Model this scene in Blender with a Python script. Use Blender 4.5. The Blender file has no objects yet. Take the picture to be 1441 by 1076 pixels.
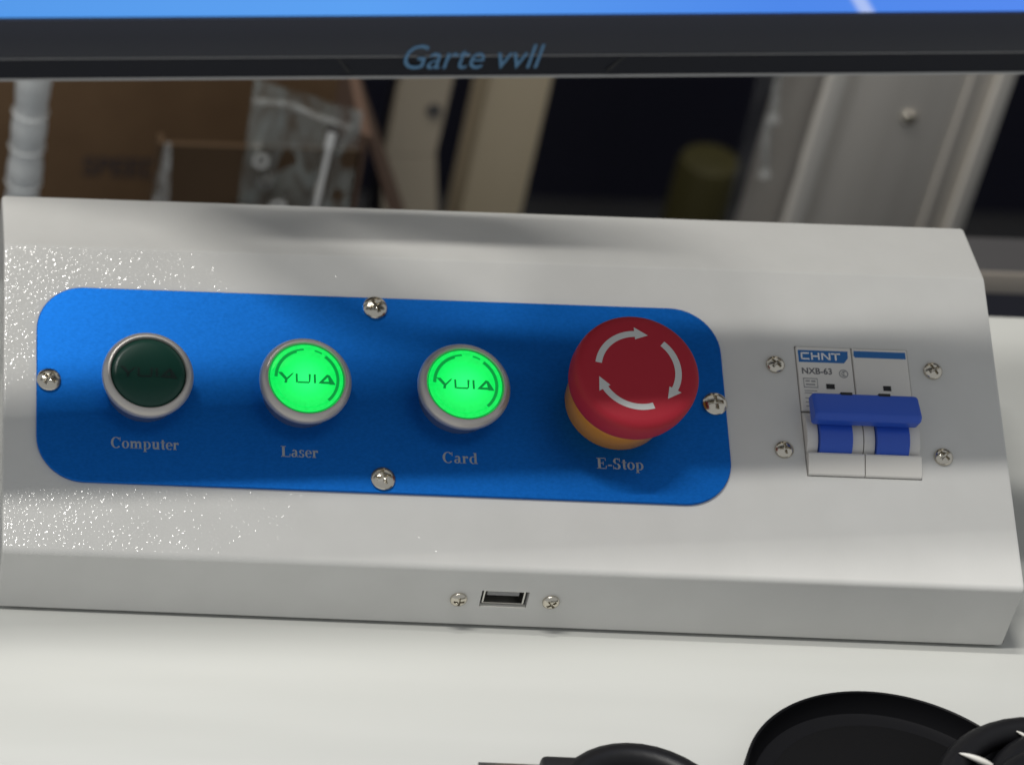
import bpy, bmesh, math, random
from mathutils import Vector, Matrix
random.seed(7)
MM = 0.001
scene = bpy.context.scene
COL = scene.collection
rad = math.radians

# ------------------------------------------------------------------ camera
cam_d = bpy.data.cameras.new('camera'); cam = bpy.data.objects.new('camera', cam_d); COL.objects.link(cam)
scene.camera = cam
PITCH, YAW, ROLL = rad(40.4305), rad(-2.7839), rad(0.2987)
fw = Vector((math.sin(YAW)*math.cos(PITCH), math.cos(YAW)*math.cos(PITCH), -math.sin(PITCH)))
rt = Vector((math.cos(YAW), -math.sin(YAW), 0)); up = rt.cross(fw)
r2 = rt*math.cos(ROLL) + up*math.sin(ROLL); u2 = -rt*math.sin(ROLL) + up*math.cos(ROLL)
m = Matrix((r2, u2, -fw)).transposed().to_4x4()
m.translation = Vector((-71.41, -702.99, 692.24))*MM
cam.matrix_world = m
cam_d.sensor_fit = 'HORIZONTAL'; cam_d.sensor_width = 36.0
cam_d.lens = 106.273
cam_d.shift_x = 0.8206; cam_d.shift_y = -0.0029        # the photograph is an off-centre crop
cam_d.clip_start = 0.02; cam_d.clip_end = 50
cam_d.dof.use_dof = True; cam_d.dof.focus_distance = 0.955; cam_d.dof.aperture_fstop = 8.5

# ------------------------------------------------------------------ world, lamps, exposure
w = bpy.data.worlds.new('World'); scene.world = w; w.use_nodes = True
w.node_tree.nodes['Background'].inputs['Color'].default_value = (0.94, 0.97, 1.0, 1)
w.node_tree.nodes['Background'].inputs['Strength'].default_value = 0.43
def tube_lamp(name, x0, x1, y, z, width, power, col):
    d = bpy.data.lights.new(name, 'AREA'); d.shape = 'RECTANGLE'; d.size = x1-x0; d.size_y = width
    d.energy = power; d.color = col
    o = bpy.data.objects.new(name, d); COL.objects.link(o); o.location = ((x0+x1)/2, y, z)
    return o
tube_lamp('ceiling_tube_lamp', -1.05, 0.00, -0.065, 2.2, 0.035, 28.0, (1.0, 0.975, 0.925))
tube_lamp('ceiling_tube_lamp', -0.75, 0.00, 0.205, 2.2, 0.035, 29.0, (1.0, 0.975, 0.925))
vs = scene.view_settings
vs.view_transform = 'Standard'; vs.look = 'None'; vs.gamma = 1; vs.exposure = 0.0; vs.use_curve_mapping = False

# ------------------------------------------------------------------ materials
def mat(name, col, rough=0.5, metal=0.0, spec=0.5, emit=None, estr=0.0, coat=0.0, aniso=0.0):
    m = bpy.data.materials.new(name); m.use_nodes = True
    b = m.node_tree.nodes['Principled BSDF']
    b.inputs['Base Color'].default_value = (*col, 1); b.inputs['Roughness'].default_value = rough
    b.inputs['Metallic'].default_value = metal; b.inputs['Specular IOR Level'].default_value = spec
    b.inputs['Coat Weight'].default_value = coat
    if aniso: b.inputs['Anisotropic'].default_value = aniso
    if emit: b.inputs['Emission Color'].default_value = (*emit, 1); b.inputs['Emission Strength'].default_value = estr
    return m
def nd(m, t, **kw):
    n = m.node_tree.nodes.new(t)
    for k, v in kw.items():
        if k in n.inputs: n.inputs[k].default_value = v
        else: setattr(n, k, v)
    return n
def ln(m, a, b): m.node_tree.links.new(a, b)
def bsdf(m): return m.node_tree.nodes['Principled BSDF']
def bump(m, scale, strength, dist, stretch=None, detail=2.0, kind='noise', extra=None):
    tc = nd(m, 'ShaderNodeTexCoord'); mp = nd(m, 'ShaderNodeMapping')
    mp.inputs['Scale'].default_value = stretch or (1, 1, 1)
    ln(m, tc.outputs['Object'], mp.inputs['Vector'])
    if kind == 'noise':
        t = nd(m, 'ShaderNodeTexNoise', Scale=scale, Detail=detail); out = t.outputs['Fac']
    else:
        t = nd(m, 'ShaderNodeTexVoronoi', Scale=scale, feature='SMOOTH_F1'); out = t.outputs['Distance']
    ln(m, mp.outputs['Vector'], t.inputs['Vector'])
    b = nd(m, 'ShaderNodeBump', Strength=strength, Distance=dist)
    ln(m, out, b.inputs['Height']); ln(m, b.outputs['Normal'], bsdf(m).inputs['Normal'])
    return mp, t, b
def vary(m, c1, c2, scale, stretch=None, detail=4.0, lo=0.3, hi=0.7):
    tc = nd(m, 'ShaderNodeTexCoord'); mp = nd(m, 'ShaderNodeMapping'); mp.inputs['Scale'].default_value = stretch or (1, 1, 1)
    ln(m, tc.outputs['Object'], mp.inputs['Vector'])
    t = nd(m, 'ShaderNodeTexNoise', Scale=scale, Detail=detail); ln(m, mp.outputs['Vector'], t.inputs['Vector'])
    r = nd(m, 'ShaderNodeValToRGB'); r.color_ramp.elements[0].position = lo; r.color_ramp.elements[1].position = hi
    r.color_ramp.elements[0].color = (*c1, 1); r.color_ramp.elements[1].color = (*c2, 1)
    ln(m, t.outputs['Fac'], r.inputs['Fac']); ln(m, r.outputs['Color'], bsdf(m).inputs['Base Color'])
    return r

M = {}
# powder-coated sheet steel with a fine orange peel
M['powder'] = mat('powder_coat', (0.60, 0.59, 0.555), 0.6, spec=0.2, coat=0.5)
vary(M['powder'], (0.578, 0.574, 0.553), (0.608, 0.604, 0.583), 60, detail=5)
P_ = M['powder']; bsdf(P_).inputs['Coat Roughness'].default_value = 0.10
_tc = nd(P_, 'ShaderNodeTexCoord'); _a = nd(P_, 'ShaderNodeTexNoise', Scale=1000.0, Detail=0.0); ln(P_, _tc.outputs['Object'], _a.inputs['Vector'])
_b = nd(P_, 'ShaderNodeBump', Strength=1.0, Distance=0.00015); ln(P_, _a.outputs['Fac'], _b.inputs['Height'])
ln(P_, _b.outputs['Normal'], bsdf(P_).inputs['Coat Normal'])
M['table'] = mat('white_laminate', (0.51, 0.515, 0.49), 0.38, spec=0.3)
vary(M['table'], (0.48, 0.485, 0.46), (0.535, 0.54, 0.515), 9, stretch=(0.35, 3, 1), detail=3)  # stretched tone bands stand in for faint reflections on the table
bump(M['table'], 14, 0.25, 0.0012, stretch=(0.25, 2.2, 1), detail=1.0)
# anodised blue aluminium, fine brushed grain along x
M['anod'] = mat('anodised_blue', (0.004, 0.12, 0.50), 0.40, metal=0.65, spec=0.15)
vary(M['anod'], (0.003, 0.115, 0.46), (0.005, 0.138, 0.54), 1400, stretch=(0.6, 1, 1), detail=2)
bump(M['anod'], 2200, 0.2, 0.0001, stretch=(0.6, 1, 1))
M['print'] = mat('grey_print', (0.30, 0.33, 0.36), 0.6)
M['satin'] = mat('satin_nickel', (0.52, 0.49, 0.46), 0.34, metal=0.55)
bump(M['satin'], 1800, 0.15, 0.0001)
M['satin_side'] = mat('dark_satin_collar', (0.30, 0.31, 0.34), 0.3, metal=0.8)
M['chrome'] = mat('screw_steel', (0.62, 0.58, 0.50), 0.20, metal=1.0)
M['lens_off'] = mat('unlit_green_lens', (0.006, 0.050, 0.034), 0.28, spec=0.35)
M['logo_off'] = mat('unlit_logo', (0.003, 0.018, 0.014), 0.35)
def glow(name, c, s):
    return mat(name, (0.0, 0.10, 0.03), 0.3, emit=c, estr=s)
M['lens_on'] = glow('lit_green_lens', (0.0, 0.80, 0.085), 1.0)
g = M['lens_on']; tc = nd(g, 'ShaderNodeTexCoord'); t = nd(g, 'ShaderNodeTexNoise', Scale=900.0, Detail=3.0)
ln(g, tc.outputs['Object'], t.inputs['Vector'])
r = nd(g, 'ShaderNodeValToRGB'); r.color_ramp.elements[0].position = 0.3; r.color_ramp.elements[1].position = 0.7
r.color_ramp.elements[0].color = (0.0, 0.78, 0.085, 1); r.color_ramp.elements[1].color = (0.003, 0.90, 0.11, 1)
ln(g, t.outputs['Fac'], r.inputs['Fac'])
vl = nd(g, 'ShaderNodeVectorMath', operation='LENGTH'); fl = nd(g, 'ShaderNodeVectorMath', operation='MULTIPLY'); fl.inputs[1].default_value = (1, 1, 0)
ln(g, tc.outputs['Object'], fl.inputs[0]); ln(g, fl.outputs[0], vl.inputs[0])
hm = nd(g, 'ShaderNodeMapRange', interpolation_type='SMOOTHSTEP'); hm.inputs['From Min'].default_value = 0.0105; hm.inputs['From Max'].default_value = 0.0; ln(g, vl.outputs['Value'], hm.inputs['Value'])
hx = nd(g, 'ShaderNodeMixRGB'); ln(g, hm.outputs[0], hx.inputs['Fac']); ln(g, r.outputs['Color'], hx.inputs['Color1']); hx.inputs['Color2'].default_value = (0.03, 1.4, 0.22, 1)
ln(g, hx.outputs['Color'], bsdf(g).inputs['Emission Color'])
M['lens_rim_on'] = glow('lit_green_rim', (0.015, 0.66, 0.045), 1.0)
M['groove_shade'] = glow('lit_groove_shade', (0.0, 0.27, 0.035), 1.0)
M['logo_on'] = glow('lit_logo', (0.0, 0.20, 0.03), 1.0)
M['red'] = mat('red_plastic', (0.37, 0.012, 0.027), 0.6, spec=0.3); bump(M['red'], 1500, 0.2, 0.0001)
M['amber'] = mat('yellow_plastic', (0.62, 0.25, 0.02), 0.4)
M['arrow'] = mat('arrow_print', (0.52, 0.53, 0.52), 0.6)
M['black'] = mat('black_plastic', (0.008, 0.008, 0.009), 0.42); bump(M['black'], 1400, 0.15, 0.0001)
M['rubber'] = mat('black_rubber', (0.006, 0.006, 0.007), 0.45, spec=0.25); bump(M['rubber'], 900, 0.12, 0.0002)
M['dish'] = mat('black_dish', (0.004, 0.004, 0.005), 0.55, spec=0.15)
M['dishfloor'] = mat('black_felt', (0.006, 0.006, 0.0065), 0.8, spec=0.08); bump(M['dishfloor'], 1500, 0.3, 0.0002)
M['mcb'] = mat('breaker_housing', (0.66, 0.64, 0.60), 0.42); bump(M['mcb'], 1500, 0.1, 0.0001)
M['mcb_blue'] = mat('breaker_toggle_blue', (0.018, 0.085, 0.50), 0.42); bump(M['mcb_blue'], 1200, 0.15, 0.0001)
M['badge'] = mat('badge_blue', (0.010, 0.12, 0.36), 0.5)
M['white_print'] = mat('white_print', (0.75, 0.75, 0.75), 0.6)
M['dark_print'] = mat('dark_print', (0.10, 0.10, 0.11), 0.7)
M['soft_print'] = mat('soft_print', (0.28, 0.28, 0.28), 0.7)
M['hole'] = mat('dark_opening', (0.010, 0.010, 0.011), 0.7)
M['steel'] = mat('bright_steel', (0.60, 0.59, 0.56), 0.28, metal=1.0)
M['lit_edge'] = mat('pale_lit_edge', (0.74, 0.72, 0.66), 0.35)  # paler than the housing: light on the cut edge put into colour
M['bezel'] = mat('monitor_bezel', (0.020, 0.022, 0.031), 0.4, spec=0.3); bump(M['bezel'], 1600, 0.2, 0.0001)
M['chin'] = mat('monitor_chin', (0.010, 0.011, 0.016), 0.45, spec=0.15)
M['edge_glint'] = mat('monitor_highlight', (0.32, 0.32, 0.32), 0.35, metal=0.6)  # pale strips standing in for light caught on the bezel edges
M['brand'] = mat('monitor_lettering', (0.065, 0.17, 0.30), 0.5)
M['cardboard'] = mat('cardboard', (0.10, 0.06, 0.031), 0.85, spec=0.2); vary(M['cardboard'], (0.088, 0.052, 0.027), (0.112, 0.068, 0.036), 30)
M['cardboard3'] = mat('dark_cardboard', (0.06, 0.038, 0.022), 0.85, spec=0.1)
M['cardboard2'] = mat('pinkish_cardboard', (0.085, 0.053, 0.038), 0.85, spec=0.2)
M['box_ink'] = mat('box_ink', (0.035, 0.025, 0.025), 0.8)
M['cream'] = mat('cream_paint', (0.74, 0.62, 0.43), 0.5); vary(M['cream'], (0.70, 0.585, 0.40), (0.76, 0.64, 0.45), 12)
M['cream2'] = mat('dull_cream_paint', (0.36, 0.31, 0.235), 0.55)
M['alu'] = mat('grey_aluminium', (0.72, 0.68, 0.62), 0.5, metal=0.1); vary(M['alu'], (0.69, 0.65, 0.59), (0.74, 0.70, 0.64), 50, stretch=(3, 3, 0.1))
M['alu_light'] = mat('light_aluminium', (0.84, 0.80, 0.73), 0.5, metal=0.1)
M['navy'] = mat('unlit_navy', (0.011, 0.011, 0.026), 0.6)  # near-black: the unlit space behind is put into the colour
M['darkgrey'] = mat('dark_grey', (0.05, 0.048, 0.05), 0.6)
M['olive'] = mat('olive_paint', (0.05, 0.043, 0.009), 0.7)
M['rail_paint'] = mat('rail_paint', (0.22, 0.195, 0.165), 0.6)
M['deck'] = mat('unlit_deck', (0.010, 0.010, 0.012), 0.8)  # kept almost black, lack of light painted into the floor
def film(name, col, alpha, rough=0.2, streak=False):
    m = mat(name, col, rough, spec=0.6); b = bsdf(m)
    tr = nd(m, 'ShaderNodeBsdfTransparent'); mx = nd(m, 'ShaderNodeMixShader'); mx.inputs[0].default_value = alpha
    out = m.node_tree.nodes['Material Output']
    if streak:
        tc_ = nd(m, 'ShaderNodeTexCoord'); mp_ = nd(m, 'ShaderNodeMapping'); mp_.inputs['Scale'].default_value = (1, 1, 0.35); ln(m, tc_.outputs['Object'], mp_.inputs['Vector'])
        nz_ = nd(m, 'ShaderNodeTexNoise', Scale=90.0, Detail=3.0, Distortion=1.5); ln(m, mp_.outputs['Vector'], nz_.inputs['Vector'])
        mr_ = nd(m, 'ShaderNodeMapRange'); mr_.inputs['From Min'].default_value = 0.35; mr_.inputs['From Max'].default_value = 0.72; mr_.inputs['To Min'].default_value = alpha*0.25; mr_.inputs['To Max'].default_value = min(1, alpha*2.6)
        ln(m, nz_.outputs['Fac'], mr_.inputs['Value']); ln(m, mr_.outputs[0], mx.inputs[0])
    ln(m, tr.outputs[0], mx.inputs[1]); ln(m, b.outputs[0], mx.inputs[2]); ln(m, mx.outputs[0], out.inputs['Surface'])
    return m
M['film'] = film('clear_polythene', (0.30, 0.34, 0.33), 0.20, streak=True)
M['film_fold'] = film('folded_polythene', (0.42, 0.43, 0.42), 0.22, streak=True)
M['hose'] = film('milky_hose', (0.60, 0.62, 0.62), 0.62, 0.35)
M['sleeve'] = film('grey_film', (0.06, 0.06, 0.064), 0.5, 0.5)

# screen: a wallpaper of blues with one pale streak
s = bpy.data.materials.new('screen_image'); s.use_nodes = True; M['screen'] = s
tc = nd(s, 'ShaderNodeTexCoord'); sx = nd(s, 'ShaderNodeSeparateXYZ'); ln(s, tc.outputs['Object'], sx.inputs[0])
rg = nd(s, 'ShaderNodeValToRGB'); mr = nd(s, 'ShaderNodeMapRange'); mr.inputs['From Min'].default_value = -0.15; mr.inputs['From Max'].default_value = 0.17
ln(s, sx.outputs['X'], mr.inputs['Value']); ln(s, mr.outputs[0], rg.inputs['Fac'])
e = rg.color_ramp.elements; e[0].color = (0.070, 0.300, 0.80, 1); e[1].color = (0.075, 0.235, 0.85, 1)
for p, c in ((0.35, (0.085, 0.33, 0.86)), (0.72, (0.055, 0.225, 0.80))):
    q = rg.color_ramp.elements.new(p); q.color = (*c, 1)
sub = nd(s, 'ShaderNodeMath', operation='MULTIPLY_ADD'); ln(s, sx.outputs['Z'], sub.inputs[0]); sub.inputs[1].default_value = 0.75; ln(s, sx.outputs['X'], sub.inputs[2])
dd = nd(s, 'ShaderNodeMath', operation='SUBTRACT'); ln(s, sub.outputs[0], dd.inputs[0]); dd.inputs[1].default_value = 0.1195
ab = nd(s, 'ShaderNodeMath', operation='ABSOLUTE'); ln(s, dd.outputs[0], ab.inputs[0])
fr = nd(s, 'ShaderNodeMapRange', interpolation_type='SMOOTHSTEP'); fr.inputs['From Min'].default_value = 0.0036; fr.inputs['From Max'].default_value = 0.0006; ln(s, ab.outputs[0], fr.inputs['Value'])
sc_ = nd(s, 'ShaderNodeMath', operation='MULTIPLY'); ln(s, fr.outputs[0], sc_.inputs[0]); sc_.inputs[1].default_value = 0.75
mx = nd(s, 'ShaderNodeMixRGB'); ln(s, sc_.outputs[0], mx.inputs['Fac']); ln(s, rg.outputs['Color'], mx.inputs['Color1']); mx.inputs['Color2'].default_value = (0.50, 0.60, 0.90, 1)
sb = bsdf(s); sb.inputs['Base Color'].default_value = (0.01, 0.01, 0.012, 1); sb.inputs['Roughness'].default_value = 0.3
ln(s, mx.outputs['Color'], sb.inputs['Emission Color']); sb.inputs['Emission Strength'].default_value = 1.0
M['icon'] = mat('screen_icon', (0.1, 0.1, 0.1), 0.4, emit=(0.62, 0.60, 0.90), estr=1.0)

# ------------------------------------------------------------------ mesh helpers (all dimensions in millimetres)
def link(name, bm, material, parent=None, smooth=None, mtx=None):
    bmesh.ops.recalc_face_normals(bm, faces=bm.faces)
    me = bpy.data.meshes.new(name); bm.to_mesh(me); bm.free()
    if material: me.materials.append(M[material])
    if smooth is not None:
        for p in me.polygons: p.use_smooth = True
        me.set_sharp_from_angle(angle=rad(smooth))
    o = bpy.data.objects.new(name, me); COL.objects.link(o)
    if parent: o.parent = parent
    if mtx is not None: o.matrix_local = mtx
    return o
def place(me, name, parent, mtx):
    o = bpy.data.objects.new(name, me); COL.objects.link(o); o.parent = parent; o.matrix_local = mtx
    return o
def tag(o, label, cat, group=None):
    o['label'] = label; o['category'] = cat
    if group: o['group'] = group
    return o
def empty(name, loc=(0, 0, 0), rot=(0, 0, 0)):
    o = bpy.data.objects.new(name, None); COL.objects.link(o); o.empty_display_size = 0.02
    o.location = Vector(loc)*MM; o.rotation_euler = rot
    return o
def V(bm, p): return bm.verts.new(Vector(p)*MM)
def add_box(bm, x0, x1, y0, y1, z0, z1):
    vs_ = [V(bm, (x, y, z)) for x in (x0, x1) for y in (y0, y1) for z in (z0, z1)]
    for f in ((0, 1, 3, 2), (4, 6, 7, 5), (0, 4, 5, 1), (2, 3, 7, 6), (0, 2, 6, 4), (1, 5, 7, 3)):
        bm.faces.new([vs_[i] for i in f])
    return vs_
def box(x0, x1, y0, y1, z0, z1, bev=0.0, seg=2):
    bm = bmesh.new(); add_box(bm, x0, x1, y0, y1, z0, z1)
    if bev: bmesh.ops.bevel(bm, geom=bm.edges[:], offset=bev*MM, segments=seg, affect='EDGES', profile=0.5)
    return bm
def add_loft(bm, rings, closed=True, caps=True):
    R = [[V(bm, p) for p in ring] for ring in rings]
    n = len(R[0])
    for a, b in zip(R, R[1:]):
        for i in range(n if closed else n-1):
            j = (i+1) % n
            bm.faces.new((a[i], a[j], b[j], b[i]))
    if caps: bm.faces.new(R[0]); bm.faces.new(list(reversed(R[-1])))
    return R
def lathe(prof, seg=64, cap0=False, cap1=True, bm=None):
    """profile of (r, z); r == 0 allowed only at the ends"""
    bm = bm or bmesh.new(); prev = None
    for r_, z in prof:
        if r_ == 0: ring = [V(bm, (0, 0, z))]
        else: ring = [V(bm, (r_*math.cos(2*math.pi*i/seg), r_*math.sin(2*math.pi*i/seg), z)) for i in range(seg)]
        if prev:
            for i in range(seg):
                j = (i+1) % seg
                if len(prev) == 1: bm.faces.new((prev[0], ring[i], ring[j]))
                elif len(ring) == 1: bm.faces.new((prev[i], prev[j], ring[0]))
                else: bm.faces.new((prev[i], prev[j], ring[j], ring[i]))
        prev = ring
    return bm
def add_tube(bm, pts, r_, seg=14, caps=True):
    P = [Vector(p) for p in pts]; rings = []
    t0 = (P[1]-P[0]).normalized(); n = t0.orthogonal().normalized()
    for i, p in enumerate(P):
        t = ((P[min(i+1, len(P)-1)]-P[max(i-1, 0)])).normalized()
        n = (n-t*n.dot(t)).normalized(); b = t.cross(n); rr = r_(i/(len(P)-1)) if callable(r_) else r_
        rings.append([p+n*rr*math.cos(2*math.pi*k/seg)+b*rr*math.sin(2*math.pi*k/seg) for k in range(seg)])
    add_loft(bm, rings, True, caps)
def tube(pts, r_, seg=14): bm = bmesh.new(); add_tube(bm, pts, r_, seg); return bm
def spline(ctrl, n=10):
    P = [Vector(c) for c in ctrl]; P = [2*P[0]-P[1]]+P+[2*P[-1]-P[-2]]; out = []
    for i in range(1, len(P)-2):
        for k in range(n):
            t = k/n; a, b, c, d = P[i-1:i+3]
            out.append(0.5*((2*b)+(c-a)*t+(2*a-5*b+4*c-d)*t*t+(3*b-3*c+d-a)*t**3))
    out.append(P[-2]); return out
def rounded(poly, radii, seg=6):
    """round the corners of a closed 2-D polygon"""
    out = []; n = len(poly)
    for i in range(n):
        p = Vector(poly[i]); a = Vector(poly[i-1])-p; b = Vector(poly[(i+1) % n])-p; rr = radii[i]
        if rr <= 0: out.append(p); continue
        ang = a.angle(b); d = rr/math.tan(ang/2); a.normalize(); b.normalize()
        c = p+(a+b).normalized()*rr/math.sin(ang/2); s_, e_ = p+a*d, p+b*d
        a0 = math.atan2((s_-c).y, (s_-c).x); a1 = math.atan2((e_-c).y, (e_-c).x)
        da = (a1-a0+math.pi) % (2*math.pi)-math.pi
        for k in range(seg+1): out.append(c+Vector((math.cos(a0+da*k/seg), math.sin(a0+da*k/seg)))*rr)
    return out
def inset(poly, d):
    n = len(poly); area = sum(poly[i].x*poly[(i+1) % n].y-poly[(i+1) % n].x*poly[i].y for i in range(n)); sg = 1 if area > 0 else -1
    out = []
    for i in range(n):
        e1 = (poly[i]-poly[i-1]).normalized(); e2 = (poly[(i+1) % n]-poly[i]).normalized()
        n1 = Vector((-e1.y, e1.x))*sg; n2 = Vector((-e2.y, e2.x))*sg; b = n1+n2
        out.append(poly[i]+b*d/max(0.3, (1+n1.dot(n2))))
    return out
def plate(poly, z0, z1, ch=0.0):
    bm = bmesh.new(); rings = [[(p.x, p.y, z0) for p in poly]]
    if ch: rings += [[(p.x, p.y, z1-ch) for p in poly], [(p.x, p.y, z1) for p in inset(poly, ch)]]
    else: rings += [[(p.x, p.y, z1) for p in poly]]
    add_loft(bm, rings); return bm
def flat(polys, z0, z1):
    """thin printed shapes (list of closed 2-D polygons)"""
    bm = bmesh.new()
    for p in polys: add_loft(bm, [[(x, y, z0) for x, y in p], [(x, y, z1) for x, y in p]])
    return bm
def sans(body, size, ox, oy, z, shear=0.0, bold=0.0, width=None):
    cu = bpy.data.curves.new('lettering', 'FONT'); cu.body = body; cu.size = size*MM; cu.shear = shear; cu.offset = bold*MM; cu.extrude = 0.00003
    cu.resolution_u = 3
    o = bpy.data.objects.new('lettering', cu); COL.objects.link(o)
    dg = bpy.context.evaluated_depsgraph_get(); me = bpy.data.meshes.new_from_object(o.evaluated_get(dg))
    bpy.data.objects.remove(o); bpy.data.curves.remove(cu)
    xs = [v.co.x for v in me.vertices]; a, b = min(xs), max(xs); k = (width*MM/(b-a)) if width else 1.0
    for v in me.vertices: v.co = Vector(((v.co.x-a)*k+ox*MM, v.co.y+oy*MM, v.co.z+z*MM))
    return me
def mesh_obj(name, me, material, parent, mtx=None):
    me.materials.clear(); me.materials.append(M[material]); o = bpy.data.objects.new(name, me); COL.objects.link(o); o.parent = parent
    if mtx is not None: o.matrix_local = mtx
    return o
# a small bold serif alphabet for the engraved panel captions
def ring(cx, cy, rx, ry, tx, ty, a0, a1, n=18):
    out = []
    for i in range(n):
        q = []
        for a, k in ((a0+(a1-a0)*i/n, 0), (a0+(a1-a0)*(i+1)/n, 0), (a0+(a1-a0)*(i+1)/n, 1), (a0+(a1-a0)*i/n, 1)):
            a = rad(a); q.append((cx+(rx-tx*k)*math.cos(a), cy+(ry-ty*k)*math.sin(a)))
        out.append(q)
    return out
def rc(x0, y0, x1, y1): return [(x0, y0), (x1, y0), (x1, y1), (x0, y1)]
def stem(x, y0, y1, bot=True, top=True, w_=0.13):
    o = [rc(x, y0, x+w_, y1)]
    if bot: o.append(rc(x-0.05, y0, x+w_+0.05, y0+0.035))
    if top: o.append([(x-0.06, y1-0.04), (x, y1-0.06), (x, y1)])
    return o
GL = {
 'C': (0.72, lambda: ring(.37, .34, .34, .355, .15, .04, 42, 318)+[rc(.605, .45, .645, .69)]),
 'o': (0.51, lambda: ring(.25, .23, .23, .24, .12, .03, 0, 360)),
 'm': (0.85, lambda: stem(.08, 0, .46)+stem(.35, 0, .34, True, False)+stem(.62, 0, .34, True, False)+ring(.33, .32, .15, .145, .13, .075, 0, 165, 10)+ring(.60, .32, .15, .145, .13, .075, 0, 165, 10)),
 'p': (0.56, lambda: stem(.08, -.2, .46)+ring(.28, .23, .235, .24, .125, .035, -140, 140)),
 'u': (0.57, lambda: [rc(.08, .12, .21, .46), rc(.02, .425, .1, .46), rc(.35, 0, .48, .46), rc(.29, .425, .36, .46), rc(.47, 0, .54, .035)]+ring(.24, .14, .16, .145, .13, .075, 180, 345, 10)),
 't': (0.34, lambda: [rc(.1, .1, .23, .6), rc(.02, .42, .32, .46)]+ring(.21, .11, .11, .115, .11, .06, 180, 330, 8)),
 'e': (0.45, lambda: ring(.24, .23, .22, .24, .12, .035, 5, 318)+[rc(.1, .235, .44, .275)]),
 'r': (0.45, lambda: stem(.08, 0, .46)+ring(.31, .33, .12, .14, .12, .07, 40, 170, 8)+[rc(.30, .33, .40, .44)]),
 'L': (0.66, lambda: [rc(.1, 0, .26, .68), rc(.02, .645, .34, .68), rc(.02, 0, .6, .04), [(.56, 0), (.61, 0), (.63, .2), (.59, .2)]]),
 'a': (0.50, lambda: [rc(.27, .05, .40, .34), rc(.39, 0, .48, .04)]+ring(.235, .33, .165, .14, .13, .05, 0, 160, 10)+ring(.2, .125, .175, .135, .12, .04, 40, 330, 14)),
 's': (0.40, lambda: ring(.19, .345, .155, .125, .11, .035, 35, 265, 10)+ring(.19, .12, .165, .13, .11, .035, -150, 85, 10)+[rc(.3, .33, .335, .46), rc(.02, 0, .055, .14)]),
 'd': (0.56, lambda: [rc(.34, 0, .47, .68), rc(.28, .645, .36, .68), rc(.46, 0, .54, .035)]+ring(.26, .23, .235, .24, .125, .035, 40, 320)),
 'E': (0.67, lambda: [rc(.1, 0, .26, .68), rc(.02, .645, .58, .68), rc(.02, 0, .6, .04), rc(.24, .33, .42, .37), rc(.41, .24, .445, .46), rc(.55, .5, .585, .68), [(.56, 0), (.61, 0), (.63, .2), (.59, .2)]]),
 '-': (0.33, lambda: [rc(.04, .18, .29, .26)]),
 'S': (0.56, lambda: ring(.27, .505, .215, .185, .14, .045, 35, 262, 12)+ring(.27, .175, .225, .185, .14, .045, -150, 82, 12)+[rc(.43, .47, .47, .69), rc(.04, 0, .08, .22)]),
}
def serif(text, x0, x1, base, h):
    tot = sum(GL[c][0] for c in text); k = (x1-x0)/tot; x = x0; out = []
    for c in text:
        for p in GL[c][1](): out.append([(x+px*k, base+py*h/0.68) for px, py in p])
        x += GL[c][0]*k
    return out

# ------------------------------------------------------------------ setting
def struct(o): o['kind'] = 'structure'; return o
table = struct(link('table_top', box(-420, 900, -420, 172, -22, 0, 2.0), 'table', smooth=40))
struct(link('lower_deck', box(-420, 1300, 172.5, 900, -330, -300), 'deck'))
struct(link('back_wall', box(-420, 1300, 640, 660, -300, 900), 'navy'))

# ------------------------------------------------------------------ control console
console = tag(empty('control_console'), 'white powder-coated control console with blue button panel standing on the white table', 'control console')
XW = 321.68; A = rad(26.917); H1 = 26.2
SY, SZ = 107.68*math.cos(A), H1+107.68*math.sin(A)
prof = [(0, 1.3), (0, H1), (SY, SZ), (SY+26.96, SZ+0.8), (SY+26.96, 1.3)]
P = rounded(prof, [0.4, 2.6, 3.5, 1.6, 0], 6)
bm = bmesh.new(); rings = []
for x, d in ((0, 1.3), (0.38, 0.38), (1.3, 0), (XW-1.3, 0), (XW-0.38, 0.38), (XW, 1.3)):
    q = inset(P, d) if d else P
    rings.append([(x, p.x, p.y) for p in q])
add_loft(bm, rings)
housing = link('housing', bm, 'powder', console, smooth=35)
# frame of the sloping face: x along the console, y up the slope, z out of it
PM = Matrix.Translation(Vector((0, 0, H1))*MM) @ Matrix.Rotation(A, 4, 'X')
FM = Matrix.Rotation(math.pi/2, 4, 'X')                     # front face: x, z up, out towards -y
def at(u, v, n=0.0, base=PM): return base @ Matrix.Translation(Vector((u, v, n))*MM)
KU, KV = 257.2, 35.84
cut = bmesh.new()
vv = add_box(cut, KU-0.12, KU+36.12, KV-0.12, KV+45.12, -9, 4)
for v in vv: v.co = PM @ v.co
vv = add_box(cut, 153.7, 168.7, -3, 11, 9.7, 16.75)
bmesh.ops.recalc_face_normals(cut, faces=cut.faces)
cme = bpy.data.meshes.new('cutter'); cut.to_mesh(cme); cut.free(); cob = bpy.data.objects.new('cutter', cme); COL.objects.link(cob)
md = housing.modifiers.new('cut', 'BOOLEAN'); md.operation = 'DIFFERENCE'; md.object = cob; md.solver = 'EXACT'
wn = housing.modifiers.new('weighted', 'WEIGHTED_NORMAL'); wn.weight = 100; wn.mode = 'FACE_AREA'; wn.keep_sharp = True
dg = bpy.context.evaluated_depsgraph_get(); nm = bpy.data.meshes.new_from_object(housing.evaluated_get(dg))
housing.modifiers.clear(); housing.data = nm; nm.name = 'housing'; bpy.data.objects.remove(cob)
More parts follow.
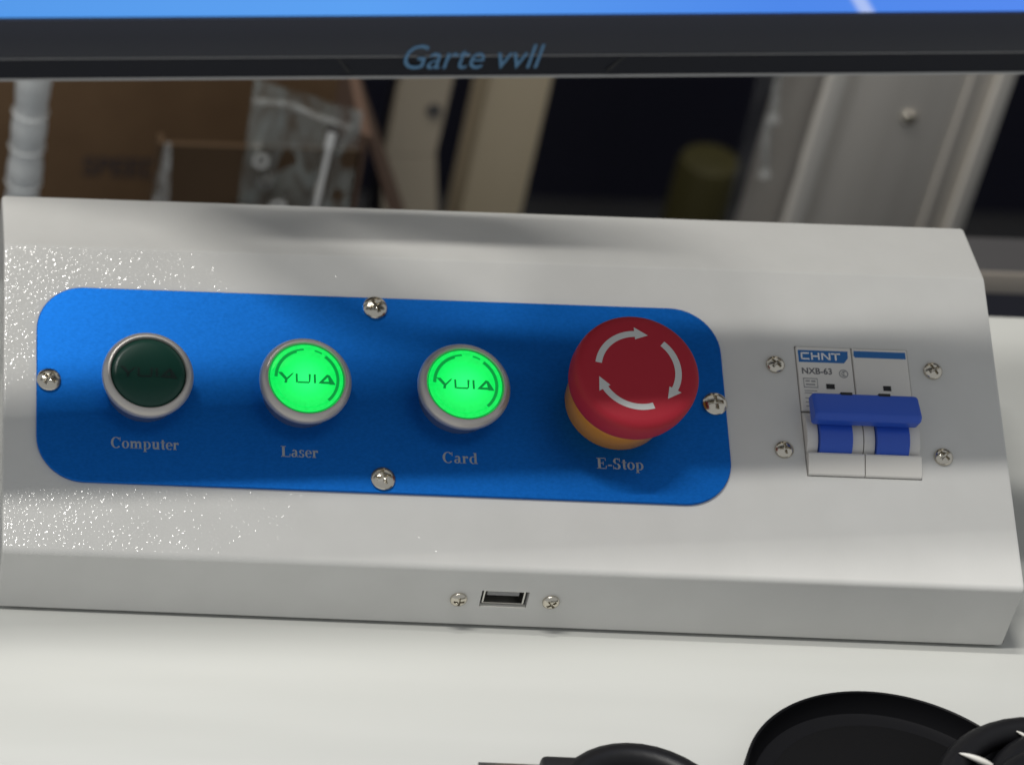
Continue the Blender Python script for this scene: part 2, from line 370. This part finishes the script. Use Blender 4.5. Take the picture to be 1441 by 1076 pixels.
link('shaded_base', box(4, XW-4, 4, SY+24, -0.3, 1.6), 'hole', console)  # near-black base paints the gap shadow under the housing

# blue plate
pw = [(10.9, 24.1), (232.97, 24.1), (232.97, 92.55), (10.9, 92.55)]
pl = link('button_panel', plate(rounded(pw, [15.5]*4, 12), -0.2, 1.2, 0.25), 'anod', console, smooth=30, mtx=PM)
caps_ = {'Computer': (34.7, 56.9), 'Laser': (89.3, 101.5), 'Card': (140.9, 152.3), 'E-Stop': (190.0, 205.1)}
for tx, (a, b) in caps_.items():
    link('caption', flat(serif(tx, a, b, 36.1 if tx in ('Computer',) else 35.2, 3.7), 1.15, 1.24), 'print', pl)

# pan-head screws with a real cross recess
def screw_mesh(R_, h, name='screw'):
    bm = bmesh.new(); seg = 64; rs = [i/16 for i in range(1, 17)]
    def zf(x, y):
        r_ = math.hypot(x, y)/R_; z = h*math.sqrt(max(0, 1-(r_*0.93)**2.4))
        s_ = 0.115*R_; L = 0.60*R_
        if (abs(x) < s_ and abs(y) < L) or (abs(y) < s_ and abs(x) < L): z -= h*0.62*(1-0.5*r_)
        return z
    c = V(bm, (0, 0, zf(0, 0))); prev = [c]
    for q in rs:
        ring_ = [V(bm, (q*R_*math.cos(2*math.pi*i/seg), q*R_*math.sin(2*math.pi*i/seg), zf(q*R_*math.cos(2*math.pi*i/seg), q*R_*math.sin(2*math.pi*i/seg)))) for i in range(seg)]
        for i in range(seg):
            j = (i+1) % seg
            if len(prev) == 1: bm.faces.new((c, ring_[i], ring_[j]))
            else: bm.faces.new((prev[i], prev[j], ring_[j], ring_[i]))
        prev = ring_
    low = [V(bm, (R_*math.cos(2*math.pi*i/seg), R_*math.sin(2*math.pi*i/seg), -0.4)) for i in range(seg)]
    for i in range(seg): bm.faces.new((prev[i], prev[(i+1) % seg], low[(i+1) % seg], low[i]))
    bmesh.ops.recalc_face_normals(bm, faces=bm.faces)
    me = bpy.data.meshes.new(name); bm.to_mesh(me); bm.free(); me.materials.append(M['chrome'])
    for p in me.polygons: p.use_smooth = True
    me.set_sharp_from_angle(angle=rad(38)); return me
sm = screw_mesh(3.9, 2.3)
for u, v in ((121.5, 88.65), (121.6, 28.7), (14.85, 58.85), (229.25, 58.9)):
    place(sm, 'screw', console, at(u, v, 1.2) @ Matrix.Rotation(random.uniform(0, 1.5), 4, 'Z'))
sm2 = screw_mesh(2.95, 1.9)
for u, v in ((250.35, 74.1), (300.8, 73.8), (250.45, 44.4), (300.85, 43.9)):
    place(sm2, 'screw', console, at(u, v, 0) @ Matrix.Rotation(random.uniform(0, 1.5), 4, 'Z'))
sm3 = screw_mesh(2.7, 1.8)
for u, v in ((146.75, 12.75), (175.95, 13.1)):
    place(sm3, 'screw', console, at(u, v, 0, FM) @ Matrix.Rotation(random.uniform(0, 1.5), 4, 'Z'))

# push buttons
def yijia(cx, cy):
    k = 18.2/430.0
    def p(pts): return [((x-425)*k+cx, (378-y)*k*1.12+cy) for x, y in pts]
    L = []
    L.append(p([(210, 338), (240, 338), (276, 378), (262, 392)]))            # Y left arm
    L.append(p([(262, 392), (276, 378), (312, 346), (330, 340), (318, 356), (280, 392)]))
    L.append(p([(261, 386), (281, 386), (276, 415), (256, 415)]))
    L.append(p([(342, 346), (358, 346), (358, 404), (342, 414)]))            # I
    L.append(p([(358, 402), (452, 402), (440, 414), (352, 414)]))            # J foot
    L.append(p([(440, 346), (458, 346), (452, 402), (440, 402)]))
    L.append(p([(478, 346), (495, 346), (495, 412), (478, 412)]))            # I
    L.append(p([(578, 346), (600, 352), (534, 412), (510, 412)]))            # A
    L.append(p([(582, 346), (600, 352), (640, 418), (596, 418)]))
    L.append(p([(548, 398), (602, 398), (606, 414), (532, 414)]))
    return L
def push_button(u, v, lit, label):
    base = link('push_button', lathe([(10.0, 0.8), (12.3, 0.8), (12.5, 1.4), (12.5, 9.2)], 72), 'satin_side', console, smooth=35, mtx=at(u, v, 0))
    base['label'] = label
    link('bezel_ring', lathe([(11.5, 8.9), (14.0, 8.9), (14.5, 9.3), (14.7, 10.2), (14.7, 11.2), (14.3, 12.1), (13.4, 13.2), (12.9, 13.5), (12.4, 13.45), (12.1, 13.0), (12.0, 10.0)], 96), 'satin', base, smooth=50)
    if lit:
        link('lens', lathe([(12.0, 11.6), (11.9, 12.7), (11.5, 13.05), (10.2, 13.1), (9.9, 12.85), (9.6, 13.0), (6.0, 13.1), (0, 13.12)], 72), 'lens_on', base, smooth=40)
        pol = []
        for a0, a1, tk in ((108, 178, 1.0), (-48, 52, 0.95), (60, 74, 0.4), (94, 108, 0.5)):
            pol += ring(0.1, -0.1, 10.35, 10.35, tk, tk, a0, a1, 26)
        link('groove_shade', flat(pol, 13.0, 13.17), 'groove_shade', base)  # darker arcs put the groove's edge shading into the lens colour
        pol = ring(0, 0, 11.95, 11.95, 0.28, 0.28, 0, 360, 64)
        link('lens_edge', flat(pol, 12.6, 12.95), 'groove_shade', base)
        link('logo', flat(yijia(0.0, -0.1), 13.05, 13.2), 'logo_on', base)
    else:
        link('lens', lathe([(12.0, 11.2), (11.9, 12.5), (11.4, 12.95), (10.0, 13.15), (6.0, 13.3), (0, 13.35)], 72), 'lens_off', base, smooth=50)
        link('logo', flat(yijia(0.0, -0.1), 13.25, 13.42), 'logo_off', base)
    return base
BV = 57.87
push_button(45.73, BV, False, 'unlit dark green push button above the word Computer')
push_button(96.25, BV, True, 'lit green push button above the word Laser')
push_button(146.78, BV, True, 'lit green push button above the word Card')

# emergency stop
es = link('emergency_stop', lathe([(13, 0.8), (15.7, 0.8), (16.0, 1.3), (16.0, 9.5), (15.7, 11.0), (14.8, 12.2), (11.0, 12.6)], 72), 'amber', console, smooth=40, mtx=at(197.3, BV, 0))
es['label'] = 'red mushroom emergency stop on a yellow base'
link('neck', lathe([(11.5, 12.0), (11.5, 16.0)], 48), 'hole', es, smooth=40)
link('mushroom_head', lathe([(0, 14.6), (16.0, 14.6), (17.2, 15.0), (18.3, 16.2), (19.1, 18.0), (19.5, 20.5), (19.6, 23.0), (19.55, 25.6), (19.3, 27.1), (18.7, 28.1), (17.7, 28.8), (16.2, 29.03), (10, 29.05), (0, 29.05)], 96), 'red', es, smooth=50)
for i in range(3):
    a0 = 169.5-120.5*i; a1 = a0-78; tip = a0-97
    pol = ring(0, 0, 13.45, 13.45, 2.0, 2.0, a0, a1, 22)
    pol.append([(14.7*math.cos(rad(a1)), 14.7*math.sin(rad(a1))), (12.65*math.cos(rad(tip)), 12.65*math.sin(rad(tip))), (10.6*math.cos(rad(a1)), 10.6*math.sin(rad(a1)))])
    link('arrow', flat(pol, 28.98, 29.14), 'arrow', es)

# circuit breaker, two poles in the cut-out
mcb = link('circuit_breaker', box(0.1, 35.9, 0.1, 44.9, -8.5, -2.0), 'mcb', console, mtx=at(KU, KV, 0))
mcb['label'] = 'white two-pole circuit breaker with blue toggle bar'
for k in range(2):
    u0 = 0.15+18.0*k; u1 = u0+17.65
    # upper label face, lower lip and the cheeks that hold the toggle
    link('pole_face', box(u0, u1, 22.3, 44.85, -6, 0.7, 0.25, 1), 'mcb', mcb)
    bm = bmesh.new(); add_loft(bm, [[(x, 0.15, -6), (x, 7.2, -6), (x, 7.2, 2.5), (x, 6.6, 2.7), (x, 0.55, 1.0), (x, 0.15, 0.6)] for x in (u0, u1)])
    link('lower_lip', bm, 'mcb', mcb)
    for a, b in ((u0, u0+3.35), (u1-3.75, u1)):
        pr_ = [(7.1, -6)]+[(14.6+7.5*math.cos(rad(t)), -1.2+4.6*math.sin(rad(t))) for t in range(180, -1, -15)]+[(22.1, -6)]
        bm = bmesh.new(); add_loft(bm, [[(x, y, z) for y, z in pr_] for x in (a, b)])
        link('cheek', bm, 'mcb', mcb, smooth=40)
    bm = bmesh.new(); add_loft(bm, [[(x, 14.0+8.0*math.cos(rad(t)), -1.5+6.6*math.sin(rad(t))) for t in range(-60, 241, 12)] for x in (u0+3.6, u0+13.8)])
    link('toggle_drum', bm, 'mcb_blue', mcb, smooth=40)
    link('toggle_lever', box(u0+3.7, u0+13.7, 15.8, 19.5, 3.0, 7.0, 0.4), 'mcb_blue', mcb, smooth=40)
    link('indicator_window', box((8.7, 26.9)[k], (11.4, 29.4)[k], 30.2, 31.9, 0.2, 0.8), 'hole', mcb)
bm = bmesh.new(); bp = rounded([(15.4, 5.6), (25.0, 5.6), (25.2, 9.6), (17.0, 11.6), (15.4, 10.0)], [0.8, 0.8, 1.4, 1.6, 1.0], 4)
rg_ = []
for x, d in ((0.6, 0.7), (1.1, 0.15), (1.8, 0), (33.0, 0), (33.7, 0.15), (34.2, 0.7)):
    rg_.append([(x, p.x, p.y) for p in (inset(bp, d) if d else bp)])
add_loft(bm, rg_)
bar = link('toggle_bar', bm, 'mcb_blue', mcb, smooth=40)
for a in (9.8, 21.8): link('bar_notch', box(a, a+3.6, 24.3, 25.35, 7.2, 9.75), 'hole', bar)
link('badge', flat([[(0.7, 39.4), (15.2, 39.4), (16.6, 41.2), (16.7, 43.6), (0.7, 43.6)]], 0.66, 0.76), 'badge', mcb)
link('badge_stripe', flat([[(18.9, 41.6), (35.2, 41.6), (35.2, 43.9), (18.7, 43.9), (18.5, 42.4)]], 0.66, 0.76), 'badge', mcb)
def bars(*a): return [rc(*q) for q in a]
chnt = bars((1.5, 40.3, 2.0, 42.8), (1.5, 40.3, 4.2, 40.8), (1.5, 42.3, 4.2, 42.8),
            (4.8, 40.3, 5.3, 42.8), (4.8, 41.3, 7.4, 41.8), (7.0, 40.3, 7.5, 42.8),
            (8.1, 40.3, 8.6, 42.8), (10.5, 40.3, 11.0, 42.8), (11.2, 42.3, 14.2, 42.8), (12.4, 40.3, 12.95, 42.8))
chnt.append([(8.1, 42.8), (8.7, 42.8), (11.0, 40.3), (10.4, 40.3)])
link('badge_lettering', flat(chnt, 0.74, 0.82), 'white_print', mcb)
mesh_obj('model_lettering', sans('NXB-63', 3.0, 1.4, 35.3, 0.74, bold=0.05, width=9.6), 'dark_print', mcb)
link('approval_mark', flat(ring(14.7, 35.7, 1.5, 1.5, 0.35, 0.35, 0, 360, 24)+ring(14.9, 35.7, 0.95, 0.95, 0.3, 0.3, 60, 300, 12)+bars((14.6, 34.9, 14.9, 36.5)), 0.68, 0.76), 'soft_print', mcb)
link('rating_print', flat(bars((1.5, 33.5, 6.1, 33.8), (1.5, 30.4, 6.1, 30.7), (1.5, 30.4, 1.75, 33.8), (5.9, 30.4, 6.1, 33.8), (2.2, 32.5, 3.6, 33.0), (4.0, 32.4, 5.4, 33.0), (2.2, 31.3, 5.2, 31.8),
     (1.6, 29.2, 5.6, 29.5), (1.6, 28.4, 4.0, 28.7), (1.6, 26.6, 3.2, 26.9), (1.6, 25.2, 3.2, 25.5), (1.6, 23.8, 3.0, 24.1)), 0.68, 0.76), 'soft_print', mcb)

# usb socket in the front face
usb = empty('usb_port'); usb.parent = console; usb.matrix_local = FM
bm = bmesh.new(); o_ = [(154.6, 10.3), (167.8, 10.3), (167.8, 16.1), (154.6, 16.1)]; i_ = [(155.1, 10.75), (167.3, 10.75), (167.3, 15.65), (155.1, 15.65)]
add_loft(bm, [[(x, y, -10) for x, y in o_], [(x, y, -1.0) for x, y in o_], [(x, y, -1.0) for x, y in i_], [(x, y, -9.5) for x, y in i_]], True, False)
link('shell', bm, 'steel', usb)
link('socket_back', box(153.9, 168.5, 9.9, 16.6, -10.8, -9.6), 'hole', usb)
link('socket_surround', flat([[(153.75, 9.75), (168.65, 9.75), (168.65, 10.25), (153.75, 10.25)], [(153.75, 16.15), (168.65, 16.15), (168.65, 16.7), (153.75, 16.7)], [(153.75, 10.3), (154.55, 10.3), (154.55, 16.1), (153.75, 16.1)], [(167.85, 10.3), (168.65, 10.3), (168.65, 16.1), (167.85, 16.1)]], -4, -3), 'hole', usb)
link('tongue', box(156.0, 166.2, 13.0, 14.7, -9.6, -1.9, 0.1, 1), 'soft_print', usb)
link('lower_lip', box(153.75, 168.65, 9.72, 9.80, -1.6, -0.05), 'lit_edge', usb)

# ------------------------------------------------------------------ monitor on its arm
TILT = rad(5.6)
mon = tag(empty('monitor', (126, 19.7, 199.4), (-TILT, 0, rad(4.0))), 'black framed computer monitor with blue screen hanging over the control console', 'monitor')
def mo(name, bm, material, parent=None, smooth=None): return link(name, bm, material, parent or mon, smooth)
WM, HM = 268, 330
mo('back_cover', box(-WM, WM, 3.0, 45, 1.0, HM, 3.0), 'bezel', smooth=40)
mo('bottom_bezel', box(-WM, WM, 0.0, 5, 7.5, 19.9, 0.5), 'bezel', smooth=40)
mo('top_bezel', box(-WM, WM, 0.0, 5, HM-9, HM, 0.5), 'bezel', smooth=40)
for a, b in ((-WM, -WM+9), (WM-9, WM)): mo('side_bezel', box(a, b, 0.0, 5, 20.7, HM-9.1, 0.5), 'bezel', smooth=40)
bm = bmesh.new(); add_loft(bm, [[(x, 0.9, 0.75), (x, 5, 0.75), (x, 5, 7.1), (x, 0.35, 7.1)] for x in (-WM, WM)]); chin = mo('chin_strip', bm, 'chin')
mo('seam_highlight', box(-WM, WM, 0.3, 4.5, 7.17, 7.40), 'edge_glint')
mo('lower_highlight', box(-WM, WM, 0.75, 4.5, 0.0, 0.7), 'edge_glint')
for sx_ in (-1, 1):
    bm = bmesh.new(); a = 36.5
    add_loft(bm, [[(-3+sx_*(a+0), y, 2.2), (-3+sx_*(a+0.8), y, 2.2), (-3+sx_*(a+4.9), y, 7.0), (-3+sx_*(a+4.1), y, 7.0)] for y in (0.2, 1.2)])
    link('chin_groove', bm, 'hole', chin)
scr = mo('screen', box(-WM+9.1, WM-9.1, 1.2, 3.2, 20.0, HM-9.2), 'screen')
mesh_obj('brand_lettering', sans('Garte vvll', 11.2, -25.0, 3.5, 0.0, shear=0.18, bold=-0.04, width=39.5), 'brand', mon, Matrix.Translation((0, -0.00012, 0)) @ Matrix.Rotation(math.pi/2, 4, 'X'))
link('screen_icon', box(136, 141.2, 1.05, 1.3, 27.0, 29.5), 'icon', scr)
bm = bmesh.new(); add_loft(bm, [[(146.2, y, 29.5), (144.6, y, 28.3), (145.5, y, 27.0), (148.6, y, 29.5)] for y in (1.05, 1.3)]); link('screen_icon', bm, 'icon', scr)
bm = bmesh.new(); add_loft(bm, [[(-70, 44.5, 30), (262, 44.5, 30), (262, 44.5, 316), (-70, 44.5, 316)], [(-55, 49, 90), (240, 49, 90), (240, 49, 290), (-55, 49, 290)], [(-48, 52, 150), (225, 52, 150), (225, 52, 270), (-48, 52, 270)]])  # unseen back, shaped to widen the monitor's shadow on the panel
mo('shadow_bulge', bm, 'bezel')
mo('mount_plate', box(-5, 70, 44.0, 57, 55, 130, 2), 'black', smooth=40)
# arm and pole stand on the table behind the left end of the console, above and outside the view
arm = [(30, 55, 88), (35, 82, 77), (10, 93, 92), (-45, 95, 112), (-75, 98, 150), (-110, 105, 185), (-190, 122, 192)]  # bends routed so the unseen arm casts a soft band on the console
mo('arm', tube(spline(arm, 8), 7.5), 'darkgrey', smooth=50)
inv = (Matrix.Translation(Vector((126, 19.7, 199.4))) @ Matrix.Rotation(rad(4), 4, 'Z') @ Matrix.Rotation(-TILT, 4, 'X')).inverted()
top = Vector((-190, 122, 192)); wtop = inv.inverted() @ top
foot = inv @ Vector((wtop.x, wtop.y, 0.0)); foot2 = inv @ Vector((wtop.x, wtop.y, 12))
mo('pole', tube([foot, inv @ Vector((wtop.x, wtop.y, wtop.z+25))], 14, 20), 'darkgrey', smooth=50)
mo('foot', tube([foot, foot2], 36, 32), 'darkgrey', smooth=50)

mo('cable', tube([inv @ p for p in spline([(150, 66, 262), (112, 76, 236), (72, 100, 214), (38, 126, 204), (-8, 148, 186), (-55, 158, 110), (-78, 150, 30), (-90, 120, 6.5), (-120, 60, 6.5)], 10)], 7.5), 'rubber', smooth=60)  # unseen cable, added to cast the diagonal shadow on the console

# ------------------------------------------------------------------ things behind the console
rack = tag(empty('storage_rack', (264, 480, -300)), 'cream painted rack with one upright post behind the console', 'rack')
def rk(name, b, material): return link(name, box(*b, 1.0), material, rack, smooth=40)
rk('post', (-14.5, 14.5, -10, 18, 0, 960), 'cream')
rk('shade_board', (-650, 130, -10, 160, 961, 985), 'cream')  # unseen board added overhead to keep lamp light off the background
rk('brace', (-36, -15, 60, 90, 0, 960), 'navy')
colm = tag(empty('machine_column', (423, 420, -300)), 'broad grey metal column with a single screw behind the console', 'column')
link('body', box(-40, 40, 4, 60, 0, 958, 1.2), 'alu', colm, smooth=40)
link('edge_strip', box(-40, -31.5, 0, 4.2, 0, 958, 0.8), 'alu_light', colm, smooth=40)
link('edge_strip', box(33, 40, 0, 4.2, 0, 958, 0.8), 'alu_light', colm, smooth=40)
link('rib', box(22, 24.5, 2.2, 4.2, 0, 958, 0.5), 'alu', colm, smooth=40)
link('rib', box(-27, -26, 3.2, 4.2, 0, 958, 0.3), 'alu', colm, smooth=40)
place(screw_mesh(3.4, 2.2), 'screw', colm, Matrix.Translation(Vector((1.5, 4, 210.5))*MM) @ Matrix.Rotation(math.pi/2, 4, 'X'))

carton = tag(empty('cardboard_carton', (82, 420, -300)), 'brown cardboard carton printed SPEED behind the console', 'carton')
cb = link('carton_body', box(-76, 92, 0, 150, 0, 268, 1.5), 'cardboard', carton, smooth=40)
mesh_obj('lettering', sans('SPEED', 14.5, -20.5, 166.5, 0.0, bold=0.35, width=36), 'box_ink', carton, Matrix.Translation((0, -0.0002, 0)) @ Matrix.Rotation(math.pi/2, 4, 'X'))

tray = tag(empty('open_carton', (130, 330, -300)), 'small open cardboard carton holding a clear bag of hardware', 'carton')
link('front_panel', box(-46, 36, 0, 2.5, 0, 250, 0.6), 'cardboard3', tray)
link('left_panel', box(-48.6, -46.1, 0, 8, 0, 250, 0.6), 'cardboard3', tray)
link('bottom_panel', box(-46, 36, 2.6, 59.3, 0, 2.5), 'cardboard', tray)
bm = bmesh.new(); add_loft(bm, [[(36.2, y0, 0), (39, y0, 0), (37, y0, 258), (34, y0, 258)] for y0 in (0, 62)]); link('right_panel', bm, 'cardboard2', tray)
bm = bmesh.new(); add_loft(bm, [[(37, y, 254), (39.5, y, 254), (72, y, 178), (69, y, 176)] for y in (4, 58)]); link('flap', bm, 'cardboard2', tray)

def crumple(bm, amp, fq):
    for v in bm.verts:
        p = v.co/MM
        v.co += Vector((0, math.sin(p.x*fq+p.z*0.11)*math.cos(p.z*fq*0.8+1)*amp, math.sin(p.x*fq*1.4)*amp*0.3))*MM
def sheet(c, nx=24, nz=24):
    bm = bmesh.new(); a, b, cc, d = [Vector(q) for q in c]; g_ = []
    for i in range(nx+1):
        row = []
        for j in range(nz+1):
            s_, t_ = i/nx, j/nz; row.append(V(bm, (a*(1-s_)+b*s_)*(1-t_)+(d*(1-s_)+cc*s_)*t_))
        g_.append(row)
    for i in range(nx):
        for j in range(nz): bm.faces.new((g_[i][j], g_[i+1][j], g_[i+1][j+1], g_[i][j+1]))
    return bm
bag = tag(empty('plastic_bag', (137, 322, -100)), 'clear zip bag of small hardware in front of the open carton', 'bag')
b1 = sheet([(-18, 2, -200), (32, 3, -200), (26, 8, 69), (-20, 8, 84)]); crumple(b1, 1.6, 0.22); link('front_film', b1, 'film', bag, smooth=180)
b1 = sheet([(-18, 7, -200), (32, 7, -200), (26, 8.6, 69), (-20, 8.6, 84)]); crumple(b1, 0.6, 0.3); link('rear_film', b1, 'film', bag, smooth=180)
link('zip_strip', tube([(-20, 7, 74), (-5, 7, 73), (8, 7, 67), (22, 7, 62)], 1.2, 8), 'film_fold', bag, smooth=60)
fold = tag(empty('plastic_wrap', (88, 318, -300)), 'milky crumpled plastic wrap over the corner of the open carton', 'plastic wrap')
bm = bmesh.new(); rr_ = []
for k in range(13):
    t_ = k/12; z = 256-256*t_; wd = 4+26*min(1, t_*2.2) if t_ < 0.5 else 32
    rr_.append([(-4+wd*0.30*math.cos(rad(a))*(1+0.18*math.sin(a*0.12+k)), 4+0.14*wd*math.sin(rad(a)), z) for a in range(0, 360, 20)])
add_loft(bm, rr_); link('wrap_film', bm, 'film_fold', fold, smooth=60)
bolt = tag(empty('long_bolt', (147, 318, -299)), 'long bright steel bolt standing in the clear bag', 'bolt')
link('shank', tube([(-8, 0, 0), (2.2, 0, 262)], 1.7, 12), 'steel', bolt, smooth=50)
link('head', tube([(2.0, 0, 260), (2.4, 0, 268)], 3.4, 6), 'steel', bolt)
for i, (x, z, r_, y) in enumerate(((124, -53, 3.6, 326), (127, -62, 3.2, 325.5), (133, -74, 3.8, 325), (120, -79, 3.0, 326), (139, -82, 3.4, 325), (115, -84, 3.2, 325.5))):
    nt = tag(link('hex_nut', lathe([(r_*0.5, 0), (r_, 0), (r_, 3.6), (r_*0.5, 3.6), (r_*0.5, 0)], 6), 'steel'), 'small bright metal nut lying inside the clear zip bag', 'nut', 'loose nuts in the clear bag')
    nt.location = Vector((x, y, z))*MM; nt.rotation_euler = (rad(90+random.uniform(-25, 25)), rad(random.uniform(-30, 30)), random.uniform(-.5, .5))

hose = tag(empty('hose', (24, 300, -300)), 'milky ribbed plastic hose standing beside the cardboard carton', 'hose')
link('tube_wall', lathe([(6.9+0.45*math.sin(k*0.9)*(1 if k % 9 else 0.3), k*3.0) for k in range(0, 112)], 28), 'hose', hose, smooth=60)
link('inner_core', tube([(0, 0, 0), (-1, 0, 333)], 3.0, 12), 'hose', hose, smooth=60)
for k, z in enumerate((250, 268, 285)): link('ring_mark', lathe([(7.2, z), (7.6, z+0.6), (7.2, z+1.2)], 28), 'hose', hose, smooth=60)

bk = tag(empty('angled_bracket', (216, 450, -300)), 'dull cream bent metal bracket between the bag and the rack post', 'bracket')
for nme, c in (('upper_leg', [(-12, 162), (11, 162), (15, 330), (-9, 330)]), ('lower_leg', [(8, 0), (42, 0), (11.5, 161.6), (-12.5, 161.6)])):
    bm = bmesh.new(); add_loft(bm, [[(x, y, z) for x, z in c] for y in (0, 6)]); link(nme, bm, 'cream2', bk)
link('bolt_hole', lathe([(0, 0), (3.4, 0), (3.4, 1.0), (0, 1.0)], 24), 'darkgrey', bk, mtx=Matrix.Translation(Vector((6, 0.3, 188))*MM) @ Matrix.Rotation(math.pi/2, 4, 'X'))

ol = tag(link('olive_canister', lathe([(0, 0), (15, 0), (15.5, 1.5), (15.5, 93), (14.0, 97), (12, 98), (0, 98)], 40), 'olive', smooth=40), 'dull olive canister standing in the dark behind the console', 'canister')
ol.location = Vector((388, 545, -300))*MM
sl = tag(empty('plastic_sleeve', (370, 424, -300)), 'grey translucent plastic sleeve hanging beside the metal column', 'plastic sleeve')
b1 = sheet([(-8, 0, 0), (12.5, 0, 0), (12.5, 0, 420), (-24, 0, 420)], 16, 40); crumple(b1, 1.2, 0.3); link('film_sheet', b1, 'sleeve', sl, smooth=180)
b1 = spline([(-1.5, -3, 178), (-5, -3.5, 192), (-7, -3, 205), (-6.5, -3.5, 216), (-9, -3, 240), (-9, -3, 330)], 6)
link('seam_fold', tube(b1, 2.1, 8), 'film_fold', sl, smooth=60)
link('seam_knot', lathe([(0, 0), (2.6, 1), (3.4, 3), (2.4, 5), (0, 6)], 14), 'film_fold', sl, smooth=60, mtx=Matrix.Translation(Vector((-3, -4.5, 177))*MM))
link('seam_knot', lathe([(0, 0), (2.6, 1), (3.4, 3), (2.4, 5), (0, 6)], 14), 'film_fold', sl, smooth=60, mtx=Matrix.Translation(Vector((-6, -4.5, 207))*MM))

rail = tag(empty('side_rail', (560, 260, -300)), 'low beige metal rail behind the right end of the table', 'rail')
link('rail_cap', box(-190, 320, 0, 1.5, 241, 251, 0.5), 'rail_paint', rail, smooth=40)
link('rail_top', box(-190, 320, 1.6, 24, 246, 250.5), 'darkgrey', rail)
link('rail_leg', box(-190, 320, 8, 20, 0, 245.8), 'navy', rail)

# ------------------------------------------------------------------ things lying in front
dish = tag(empty('round_dish', (268.8, -75.8, 0)), 'shallow black round dish with raised rim lying before the console', 'dish')
link('rim', lathe([(0, 0.0), (43.5, 0.0), (45.2, 1.0), (45.85, 3), (45.85, 8.6), (45.5, 9.0), (45.0, 8.7), (44.4, 5), (42.5, 1.9), (40, 1.4), (0, 1.4)], 128), 'dish', dish, smooth=40)
link('inner_pad', lathe([(0, 2.2), (37.0, 2.2), (37.6, 1.9), (37.7, 1.2)], 96), 'dishfloor', dish, smooth=40)

coil = tag(empty('coiled_cable', (314, -88, 0)), 'thick black cable coiled over the edge of the round dish', 'cable')
pts = []
for k in range(0, 150):
    a = rad(60+k*7.4); t_ = k/149; f_ = min(1, max(0, (k-46)/16)); f_ = f_*f_*(3-2*f_); R_ = 37.0-10.5*f_+0.8*math.sin(k*0.35)
    pts.append((R_*math.cos(a)+5*f_, R_*math.sin(a)-1*f_, 13.8+1.2*math.sin(a)+0.5*f_+9.3*max(0, (k-95)/54)))
link('cable', tube(pts, 4.3, 16), 'rubber', coil, smooth=70)
link('plug_grip', tube(spline([(-6, 2, 21), (8, 9, 24), (22, 14, 26), (40, 18, 26)], 6), lambda t_: 5.0+0.5*math.sin(t_*44), 18), 'black', coil, smooth=60)
for k in range(6):
    link('relief_rib', lathe([(0, 0), (1.0, 0.1), (0.9, 0.7), (0, 1.0)], 10), 'chrome' if k % 2 else 'black', coil, smooth=60, mtx=Matrix.Translation(Vector((4+3.6*k, 7.0+1.5*k, 28.2+0.45*k))*MM))
for a_, w_, t0_, t1_ in ((141, 0.9, 95, 175), (104, 0.6, 120, 190)):  # pale slivers on the coil stand in for gaps showing the bright table
    ca_, sa_ = math.cos(rad(a_)), math.sin(rad(a_))
    link('gap_sliver', tube([((37+4.5*math.cos(rad(t_)))*ca_+0.9*k_, (37+4.5*math.cos(rad(t_)))*sa_, 14.9+4.5*math.sin(rad(t_))) for k_, t_ in enumerate([t0_+(t1_-t0_)*q/10 for q in range(11)])], lambda q, w_=w_: 0.15+w_*math.sin(math.pi*q)**0.8, 8), 'lit_edge', coil, smooth=60)

cab = tag(empty('usb_cable', (163, -70, 0)), 'black looped cable ending in a metal plug lying before the console', 'cable')
link('plug_shell', box(-18.5, 0.5, -6, 6, 1.6, 6.1, 0.4), 'steel', cab, smooth=40)
bm = box(0, 18, -7.6, 7.6, 0.2, 9.4, 2.2, 3); link('plug_body', bm, 'black', cab, smooth=50)
lp = [(17, 0, 4.8), (24, -2, 4.8), (18, -14, 4.8)]
loop = [(28+24*math.cos(rad(a)), -17+27*math.sin(rad(a)), 5.0+4.0*(t_/40)) for t_, a in enumerate(range(190, -171, -9))]
link('cable', tube(spline([(17, -4, 4.8), (12, -18, 5)], 4)[:1]+loop, 4.7, 16), 'rubber', cab, smooth=70)
